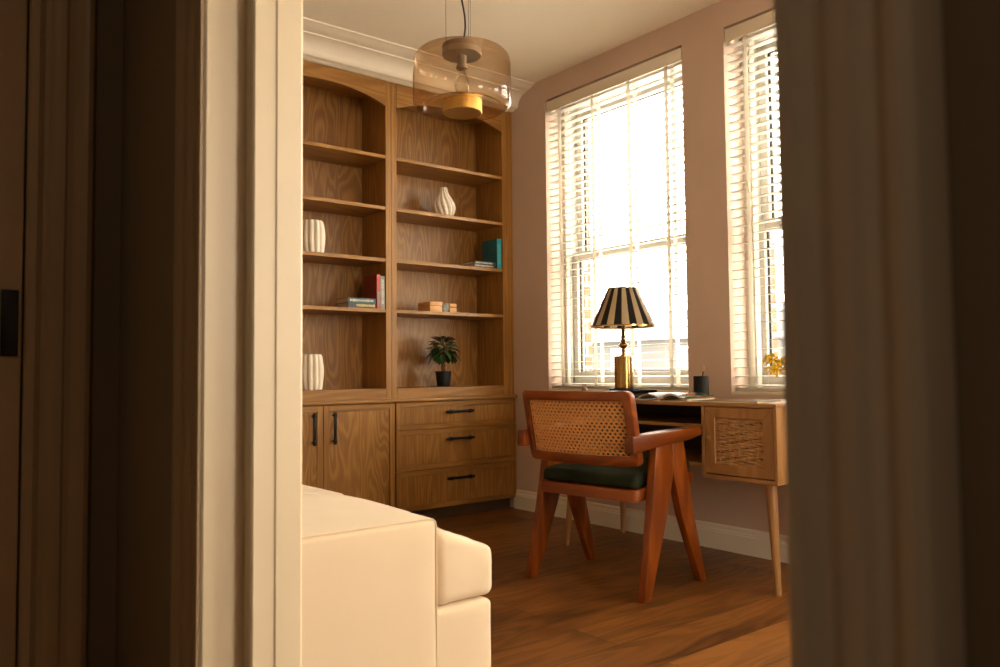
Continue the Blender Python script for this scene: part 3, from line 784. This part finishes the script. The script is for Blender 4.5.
# open magazine on the desk
def magazine(loc, rz, wid, dep, lift, label, name='magazine', rolled=True):
    e = thing(name, label, 'magazine', loc, rz)
    def sheet(bm, s, z0, curl, th=.0015):
        n = 14; rows = []
        for i in range(n + 1):
            f = i / n; y = s * wid * f
            z = z0 + lift * math.sin(PI * min(1, f * 1.15)) * (1 - f * .3) + (curl * max(0, f - .55) ** 2 if curl else 0)
            rows.append([bm.verts.new((0, y, z)), bm.verts.new((dep, y, z)), bm.verts.new((dep, y, z + th)), bm.verts.new((0, y, z + th))])
        for a, b in zip(rows, rows[1:]):
            for q in range(4): bm.faces.new((a[q], a[(q + 1) % 4], b[(q + 1) % 4], b[q]))
        bm.faces.new(rows[0]); bm.faces.new(rows[-1][::-1])
    bm = bmesh.new(); sheet(bm, 1, .001, 0, .006); sheet(bm, -1, .001, 0, .006)
    obj('page_block', bm, 'paper', e, ang=50)
    bm = bmesh.new(); sheet(bm, -1, .0075, .05)
    obj('open_page', bm, 'page', e, ang=50)
    bm = bmesh.new(); sheet(bm, 1, .0075, .1)
    obj('dark_page', bm, 'darkpage', e, ang=50)
    if rolled:
        bm = bmesh.new(); n = 12; rows = []
        for i in range(n + 1):
            a = -PI / 2 + PI * 1.1 * i / n
            y = wid + .024 * math.cos(a) - .002; z = .024 + .020 * math.sin(a)
            rows.append([bm.verts.new((0, y, z)), bm.verts.new((dep, y, z))])
        for a, b in zip(rows, rows[1:]): bm.faces.new((a[0], a[1], b[1], b[0]))
        bmesh.ops.solidify(bm, geom=bm.faces[:], thickness=.007)
        obj('curled_cover', bm, 'blackmatt', e, ang=60)
magazine((2.80, 2.375, DT), R(4), .150, .215, .026, 'open magazine with colour pictures lying beside the pen pot')
o = thing('magazine', 'closed dark magazine lying flat on the desk by the lamp', 'magazine', (2.80, 2.585, DT), R(-8))
obj('cover', B(0, .20, 0, .17, .005, .0062), plain('grey_cover', (.16, .15, .14), .3, var=.6, vscale=14), o, smooth=False); obj('pages', B(.001, .199, .002, .169, 0, .005), 'paper', o, smooth=False)
o = thing('magazine', 'flat magazine with a dark cover on the right end of the desk', 'magazine', (2.79, 1.86, DT), R(6))
obj('cover', B(0, .21, 0, .28, .005, .0062), plain('dark_brown_cover', (.10, .07, .05), .3, var=.5, vscale=14), o, smooth=False); obj('pages', B(.001, .209, .002, .279, 0, .005), 'paper', o, smooth=False)

# vase of yellow flowers
def flowers():
    e = thing('flower_vase', 'glass vase of yellow blossom sprigs at the right end of the desk', 'vase', (3.12, 1.842, DT))
    bm = bmesh.new(); lathe(bm, [(.030, 0), (.034, .003), (.036, .05), (.028, .09), (.018, .11), (.020, .125), (.018, .125), (.016, .11), (.025, .088), (.033, .05), (.031, .006), (.001, .006)], 28, caps=False)
    bm.faces.new(bm.verts[:28][::-1]); obj('vase_body', bm, 'clear', e)
    tips = [(-.01, .165, .185), (.0, .135, .165), (-.03, .14, .135), (.01, .10, .17), (-.02, .09, .14), (.02, .05, .20), (-.03, .02, .19)]
    for tp in tips:
        st = bmesh.new(); mid = (tp[0] * .4, tp[1] * .45, .15)
        tube(st, [(0, 0, .01), (tp[0] * .1, tp[1] * .12, .11), mid, tp], .0014, 6); so = obj('stem', st, 'bark', e)
        fl = bmesh.new()
        for k in range(10):
            c = Vector(tp) + Vector((random.uniform(-.02, .02), random.uniform(-.028, .018), random.uniform(-.022, .018)))
            for q in range(4):
                a = q * PI / 2 + random.random(); d = Vector((math.cos(a) * .6 - .4, math.sin(a), math.cos(a + 1) * .9)).normalized() * .016
                s = d.cross(Vector((1, .2, .3))).normalized() * .0065
                v = [fl.verts.new(c), fl.verts.new(c + d * .6 + s), fl.verts.new(c + d), fl.verts.new(c + d * .6 - s)]
                fl.faces.new(v)
        obj('blossom', fl, 'yellow', so, smooth=False)
flowers()

# small ornament on the window sill
e = thing('figurine', 'tiny dark figurine seen just above the chair back on the desk', 'ornament', (3.09, 3.145, DT)); e.location = (3.09, 3.146, DT)
bm = bmesh.new(); lathe(bm, [(.016, 0), (.018, .004), (.018, .030), (.013, .040), (.008, .046), (.001, .050)], 18); obj('body', bm, 'taupe_metal', e)
bm = bmesh.new()
for a in range(3): lathe(bm, [(.001, .056), (.004, .058), (.004, .062), (.001, .065)], 10, -.003, .012 - a * .012)
obj('berries', bm, plain('red_beads', (.25, .03, .02), .4), e)
bm = bmesh.new()
for a in range(3): tube(bm, [(0, 0, .044), (-.003, .012 - a * .012, .058)], .001, 6)
obj('stalks', bm, 'taupe_metal', e)

# ------------------------------------------------------------------ chair
def chair():
    e = thing('armchair', 'teak armchair with cane back and dark green cushion facing the desk', 'chair', (2.51, 2.372, 0), R(8.5))
    # A-frame legs: wide at the top, tapering to the foot, both sides
    for s in (-1, 1):
        yo = s * .268 ; yt = s * .262
        def legp(pts, nm):
            bm = bmesh.new()
            A = []; Bv = []
            for (x, z) in pts:
                f = z / .60; yc = (s * .282) * (1 - f) + (s * .270) * f
                A.append(bm.verts.new((x, yc - .017, z))); Bv.append(bm.verts.new((x, yc + .017, z)))
            n = len(pts); fs = []
            for i in range(n): fs.append(bm.faces.new((A[i], A[(i + 1) % n], Bv[(i + 1) % n], Bv[i])))
            fs.append(bm.faces.new(A[::-1])); fs.append(bm.faces.new(Bv))
            bmesh.ops.recalc_face_normals(bm, faces=fs)
            bmesh.ops.bevel(bm, geom=list({q for f in fs for q in f.edges}), offset=.004, segments=2, profile=.5, affect='EDGES')
            obj(nm, bm, 'teak_z', e)
        legp([(-.258, 0), (-.212, 0), (-.075, .30), (-.020, .45), (-.018, .592), (-.135, .592), (-.190, .30)], 'leg')
        legp([(.172, 0), (.216, 0), (.130, .29), (.072, .592), (-.017, .592), (-.018, .47), (.036, .29)], 'leg')
    # seat frame
    bm = bmesh.new()
    z0, z1 = .368, .412
    def bar(x0_, x1_, y0_, y1_, za=z0, zb=z1, tiltz=0): bx(bm, x0_, x1_, y0_, y1_, za, zb, .005)
    poly = []
    hw = .249; xb, xf = -.225, .225; r = .035
    def rounded(x0_, x1_, y0_, y1_, r):
        o_ = []
        for cx, cy, a0 in ((x1_ - r, y1_ - r, 0), (x0_ + r, y1_ - r, 90), (x0_ + r, y0_ + r, 180), (x1_ - r, y0_ + r, 270)):
            for k in range(6):
                a = R(a0 + 90 * k / 5); o_.append((cx + r * math.cos(a), cy + r * math.sin(a)))
        return o_
    Ou = rounded(xb, xf, -hw, hw, .03); In = rounded(xb + .045, xf - .045, -hw + .045, hw - .045, .012); n = len(Ou)
    sl = lambda x: .035 * (x - xb) / (xf - xb)   # seat rises to the front
    V = [[bm.verts.new((x, y, z + sl(x))) for x, y in P_] for P_, z in ((Ou, z0), (Ou, z1), (In, z1), (In, z0))]
    for a in range(4):
        p, q = V[a], V[(a + 1) % 4]
        for i in range(n): bm.faces.new((p[i], p[(i + 1) % n], q[(i + 1) % n], q[i]))
    bmesh.ops.bevel(bm, geom=[ed for ed in bm.edges if all(abs(v.co.z - z1 - sl(v.co.x)) < 1e-4 for v in ed.verts) and (ed.verts[0] in V[1] and ed.verts[1] in V[1])], offset=.004, segments=2, profile=.5, affect='EDGES')
    obj('seat_frame', bm, 'teak_y', e)
    bm = bmesh.new()
    vs = [bm.verts.new((x, y, z1 - .012 + sl(x))) for x, y in In]; bm.faces.new(vs); bmesh.ops.solidify(bm, geom=bm.faces[:], thickness=.006); obj('seat_webbing', bm, 'cane', e)
    # cushion
    bm = bmesh.new(); bx(bm, -.212, .214, -.236, .236, .412, .462, .020, 4); 
    bmesh.ops.subdivide_edges(bm, edges=[q for q in bm.edges if q.calc_length() > .1], cuts=14, use_grid_fill=True)
    bm.normal_update()
    for v in bm.verts:
        if v.co.z > .44: v.co.z += .016 * (1 - (v.co.x / .25) ** 2) * (1 - (v.co.y / .26) ** 2) + .010 * noise.noise(v.co * 9)
        v.co.z += sl(v.co.x) + .001
    obj('seat_cushion', bm, 'cushion', e, ang=70)
    # armrests
    for s in (-1, 1):
        bm = bmesh.new()
        top = [(-.305, .636), (.16, .640), (.215, .636)]; 
        pts = [(-.305, .562), (-.305, .630), (-.10, .637), (.14, .640), (.185, .638), (.203, .628), (.196, .606), (.10, .592), (-.10, .585)]
        A = []; Bv = []
        for (x, z) in pts:
            yi = s * (.268 + .012 * math.cos((x + .05) * 5)); w = .021 if x < -.2 else .030
            A.append(bm.verts.new((x, yi - w, z))); Bv.append(bm.verts.new((x, yi + w, z)))
        n = len(pts); fs = []
        for i in range(n): fs.append(bm.faces.new((A[i], A[(i + 1) % n], Bv[(i + 1) % n], Bv[i])))
        fs.append(bm.faces.new(A[::-1])); fs.append(bm.faces.new(Bv))
        bmesh.ops.recalc_face_normals(bm, faces=fs)
        bmesh.ops.bevel(bm, geom=list({q for f in fs for q in f.edges}), offset=.006, segments=3, profile=.5, affect='EDGES')
        obj('armrest', bm, 'teak_x', e)
    # back: curved frame leaning backwards, cane inside
    zb_, zt_ = .508, .800; bw = .272
    def bp(u, w, off=0):
        """u in -1..1 across, w 0..1 up -> point on the curved back surface"""
        y = u * bw; x = -.262 - .060 * w - .045 * (1 - u * u) * 1 + off + .030
        z = zb_ + (zt_ - zb_) * w
        return Vector((x, y - .010, z))
    bk = bpy.data.objects.new('backrest', None)
    th = .017
    bm = bmesh.new()
    NU, = (28,)
    fr_u = .125; fr_w = .135
    def loop(uu, ww, rad, off, n=7):
        pts = []
        for cu, cw, a0 in ((uu - rad, ww - rad, 0), (-uu + rad, ww - rad, 90), (-uu + rad, 1 - ww + rad, 180), (uu - rad, 1 - ww + rad, 270)):
            pass
        return pts
    # boundary loops in (u,w) with equal counts
    def rect(u0, w0, w1, ru, rw, nside=14, nc=5):
        P_ = []
        cs = [(u0 - ru, w1 - rw, 0), (-u0 + ru, w1 - rw, 90), (-u0 + ru, w0 + rw, 180), (u0 - ru, w0 + rw, 270)]
        for i, (cu, cw, a0) in enumerate(cs):
            for k in range(nc + 1):
                a = R(a0 + 90 * k / nc); P_.append((cu + ru * math.cos(a), cw + rw * math.sin(a)))
            nu_, nw_, na = cs[(i + 1) % 4]
            a = R(na); q = (nu_ + ru * math.cos(a), nw_ + rw * math.sin(a)); p = P_[-1]
            for k in range(1, nside): P_.append((p[0] + (q[0] - p[0]) * k / nside, p[1] + (q[1] - p[1]) * k / nside))
        return P_
    Lo = rect(1, 0, 1, .09, .09); Li = rect(1 - fr_u, fr_w, 1 - fr_w, .02, .02); n = len(Lo)
    rings = [[bm.verts.new(bp(u, w, off)) for u, w in LL] for LL, off in ((Lo, -th), (Lo, th), (Li, th), (Li, -th))]
    for a in range(4):
        p, q = rings[a], rings[(a + 1) % 4]
        for i in range(n): bm.faces.new((p[i], p[(i + 1) % n], q[(i + 1) % n], q[i]))
    bmesh.ops.recalc_face_normals(bm, faces=bm.faces[:])
    keep = set()
    for r_ in rings[:2] + rings[2:]:
        for i in range(n):
            ed = bm.edges.get((r_[i], r_[(i + 1) % n]));  keep.add(ed)
    bmesh.ops.bevel(bm, geom=list(keep), offset=.005, segments=3, profile=.5, affect='EDGES')
    fr = obj('backrest', bm, 'teak_y', e, ang=40)
    # cane webbing with real holes
    bm = bmesh.new()
    wy = 2 * bw * (1 - fr_u) ; wz = (zt_ - zb_) * (1 - 2 * fr_w)
    cols, rows = 23, 16
    for off in (0,):
        for j in range(rows):
            sh = (j % 2) * .5
            for i in range(-1, cols + 1):
                u0 = -(1 - fr_u) + (i + sh) * 2 * (1 - fr_u) / cols; u1 = u0 + 2 * (1 - fr_u) / cols
                w0 = fr_w + j * (1 - 2 * fr_w) / rows; w1 = w0 + (1 - 2 * fr_w) / rows
                if u1 < -(1 - fr_u) - .001 or u0 > 1 - fr_u + .001: continue
                cl = lambda u: max(-(1 - fr_u) - .004, min(1 - fr_u + .004, u))
                cu, cw = (u0 + u1) / 2, (w0 + w1) / 2; hu, hh = (u1 - u0) / 2, (w1 - w0) / 2
                out = [(1, 0), (1, 1), (0, 1), (-1, 1), (-1, 0), (-1, -1), (0, -1), (1, -1)]
                O_ = [bm.verts.new(bp(cl(cu + a * hu), cw + b * hh, off)) for a, b in out]
                if cu < -(1 - fr_u) + .02 or cu > 1 - fr_u - .02:
                    bm.faces.new(O_); continue
                I_ = [bm.verts.new(bp(cu + hu * .56 * math.cos(R(45 * k)), cw + hh * .70 * math.sin(R(45 * k)), off)) for k in range(8)]
                for k in range(8): bm.faces.new((O_[k], O_[(k + 1) % 8], I_[(k + 1) % 8], I_[k]))
    bmesh.ops.remove_doubles(bm, verts=bm.verts[:], dist=.00002)
    bmesh.ops.solidify(bm, geom=bm.faces[:], thickness=.0022)
    o = obj('cane_panel', bm, 'cane', fr, smooth=False); o['label'] = 'woven cane panel'
chair()

# ------------------------------------------------------------------ sofa
def sofa():
    k = 1.0
    X1 = 1.103; Y0 = 1.64; XB = .53; Y1 = 3.25
    e = thing('sofa', 'cream linen sofa with loose seat cushions in the foreground', 'sofa', (XB, Y0, 0))
    ax = X1 - XB; Ls = Y1 - Y0
    def soft(bm, name, amp=.004, sc=7, cuts=10, lab=None):
        bmesh.ops.subdivide_edges(bm, edges=[q for q in bm.edges if q.calc_length() > .08], cuts=cuts, use_grid_fill=True)
        bm.normal_update()
        for v in bm.verts: v.co += v.normal * amp * noise.noise(v.co * sc)
        return obj(name, bm, 'fabric', e, ang=75)
    bm = bmesh.new(); bx(bm, 0.01, ax + .170, .004, Ls, .05, .296, .014, 3); soft(bm, 'base', .001)
    for (a, b_) in ((0, .36), (Ls - .36, Ls)):
        bm = bmesh.new(); bx(bm, 0, ax, a, b_, .06, .522, .016, 4)
        soft(bm, 'arm', .002, 4)
        # piping along the arm's outer front edge
    bm = bmesh.new(); tube(bm, [(ax - .004, .003, .07), (ax - .004, .003, .499), (ax - .006, .004, .513), (ax - .012, .005, .519), (ax - .03, .006, .5215), (.02, .006, .5215)], .0022, 8); obj('piping', bm, 'fabric', e)
    bm = bmesh.new(); bx(bm, 0, .20, .36, Ls - .36, .30, .78, .05, 5); soft(bm, 'back', .004)
    # T-shaped seat cushions
    ym = Ls / 2
    for s, (a, b_) in enumerate(((.364, ym - .002), (ym + .002, Ls - .364))):
        ear = (.012, a) if s == 0 else (b_, Ls - .012)
        z0, z1 = .300, .470
        xf = ax + .184; xe = ax + .006
        if s == 0: poly = [(.21, a), (xe, a), (xe, ear[0]), (xf, ear[0]), (xf, b_), (.21, b_)]
        else: poly = [(.21, a), (xf, a), (xf, ear[1]), (xe, ear[1]), (xe, b_), (.21, b_)]
        bm = bmesh.new(); prism(bm, poly, 'z', z0, z1)
        bmesh.ops.recalc_face_normals(bm, faces=bm.faces[:])
        bmesh.ops.bevel(bm, geom=bm.edges[:], offset=.026, segments=5, profile=.5, affect='EDGES')
        bmesh.ops.triangulate(bm, faces=[f for f in bm.faces if len(f.verts) > 4])
        bmesh.ops.subdivide_edges(bm, edges=[q for q in bm.edges if q.calc_length() > .06], cuts=5, use_grid_fill=False)
        bmesh.ops.triangulate(bm, faces=[f for f in bm.faces if len(f.verts) > 4])
        bm.normal_update()
        for v in bm.verts:
            f = (v.co.z - z0) / (z1 - z0)
            v.co += v.normal * (.005 * noise.noise(v.co * 11) + .004 * noise.noise(v.co * 26))
            ex = min(1, max(0, v.co.x - (xf - .17)) / .17)
            ins = (v.co.y - a) if s == 0 else (b_ - v.co.y)     # inside the arms the cushion stays full
            w_ = 1 - min(1, max(0, (ins + .12) / .14)) * .75
            if f > .5: v.co.z += (-.042 * ex ** 1.4 * w_ + .012 * (1 - w_)) * (f - .5) * 2
            v.co.z += .026 * f * max(0, 1 - ((v.co.x - .35) / .35) ** 2)
        cu = obj('seat_cushion', bm, 'fabric', e, ang=75)
        bm = bmesh.new(); yy = ear[0] + .006 if s == 0 else ear[1] - .006
        tube(bm, [(xe + .03, yy - .001 if s == 0 else yy + .001, .436), (xf - .07, yy, .428), (xf - .03, yy + (.004 if s == 0 else -.004), .414), (xf - .006, yy + (.022 if s == 0 else -.022), .404), (xf - .001, yy + (.05 if s == 0 else -.05), .402), (xf - .001, (a + b_) / 2, .402), (xf - .001, (b_ if s == 0 else a) - (.04 if s == 0 else -.04), .402)], .0025, 8)
        obj('seam_piping', bm, 'fabric', cu)
    for (x, y) in ((.05, .06), (ax + .04, .06), (.05, Ls - .06), (ax + .04, Ls - .06)):
        bm = bmesh.new(); lathe(bm, [(.018, 0), (.026, .052)], 16, x, y); obj('foot', bm, 'bark', e)
sofa()

# ------------------------------------------------------------------ outside
o = obj('street', B(3.7, 60, -30, 60, -.7, -.6), 'pave', smooth=False); struct(o); o.name = 'street'
def house(loc, W, D, H, m, label):
    e = thing('house', label, 'building', loc)
    obj('wall', B(0, D, -W / 2, W / 2, 0, H), m, e, smooth=False)
    bm = bmesh.new(); prism(bm, [(-.3, H), (D + .3, H), (D / 2, H + 1.0)], 'y', -W / 2 - .2, W / 2 + .2); obj('roof', bm, 'roof', e, smooth=False)
    for i in range(int(W // 2.4)):
        y = -W / 2 + 1.3 + i * 2.4
        f = obj('window', B(-.05, .02, y - .55, y + .55, .9, 2.1, .01), 'white', e); obj('pane', B(-.06, -.04, y - .48, y + .48, .97, 2.03), 'dglass', f, smooth=False)
    return e
house((17, 15.5, -.6), 7.2, 5, 2.3, 'render_grey', 'grey rendered low building across the street through the blind')

# ------------------------------------------------------------------ light
w = bpy.data.worlds.new('World'); S.world = w; w.use_nodes = True
nt = w.node_tree; bg = nt.nodes['Background']
SKY = 22.0
tc = N(nt, 'ShaderNodeTexCoord'); sp = N(nt, 'ShaderNodeSeparateXYZ'); nt.links.new(tc.outputs['Generated'], sp.inputs[0])
cr = N(nt, 'ShaderNodeValToRGB'); e_ = cr.color_ramp.elements
e_[0].position = .0; e_[0].color = (1, .88, .72, 1); e_[1].position = 1; e_[1].color = (.90, .82, .70, 1)
nt.links.new(sp.outputs[2], cr.inputs['Fac']); nt.links.new(cr.outputs['Color'], bg.inputs['Color'])
bg.inputs['Strength'].default_value = SKY
for n, (y0, y1) in enumerate((W1, W2, W3_ADDED, W4_ADDED)):
    l = bpy.data.lights.new('window_portal', 'AREA'); l.shape = 'RECTANGLE'; l.size = 1.82; l.size_y = y1 - y0; l.cycles.is_portal = True
    o = bpy.data.objects.new('window_portal', l); COL.objects.link(o); o.location = (3.70, (y0 + y1) / 2, (WZ[0] + WZ[1]) / 2); o.rotation_euler = (0, PI / 2, 0)
l = bpy.data.lights.new('window_portal', 'AREA'); l.shape = 'RECTANGLE'; l.size = .75; l.size_y = 1.75; l.cycles.is_portal = True
o = bpy.data.objects.new('window_portal', l); COL.objects.link(o); o.location = ((NX[0] + NX[1]) / 2, YN - .12, 1.625); o.rotation_euler = (PI / 2, 0, 0)
# weak fill light added under the hall ceiling, no lamp known there
l = bpy.data.lights.new('hall_fill_light', 'AREA'); l.shape = 'DISK'; l.size = .25; l.energy = 5.; l.color = (1, .80, .58)
o = bpy.data.objects.new('hall_fill_light', l); COL.objects.link(o); o.location = (-.6, -.6, CZ - .03)

# ------------------------------------------------------------------ camera
cam = bpy.data.cameras.new('camera'); co = bpy.data.objects.new('camera', cam); COL.objects.link(co); S.camera = co
yaw, pit, rol = R(51.539), R(2.722), R(-.573)
F = Vector((math.cos(yaw) * math.cos(pit), math.sin(yaw) * math.cos(pit), math.sin(pit)))
Rt = Vector((math.sin(yaw), -math.cos(yaw), 0)); Up = Rt.cross(F)
R2 = Rt * math.cos(rol) + Up * math.sin(rol); U2 = -Rt * math.sin(rol) + Up * math.cos(rol)
mt = Matrix((R2, U2, -F)).transposed().to_4x4(); mt.translation = (0, 0, .88)
co.matrix_world = mt
cam.sensor_width = 36; cam.lens = 36 * 794.97 / 1000; cam.clip_start = .02
cam.dof.use_dof = True; cam.dof.focus_distance = 3.6; cam.dof.aperture_fstop = 6.5

S.view_settings.view_transform = 'Standard'; S.view_settings.look = 'None'; S.view_settings.gamma = 1; S.view_settings.use_curve_mapping = False
S.view_settings.exposure = 0.0
S.cycles.use_denoising = True
S.cycles.max_bounces = 10; S.cycles.diffuse_bounces = 6; S.cycles.transparent_max_bounces = 16
S.cycles.sample_clamp_indirect = 10
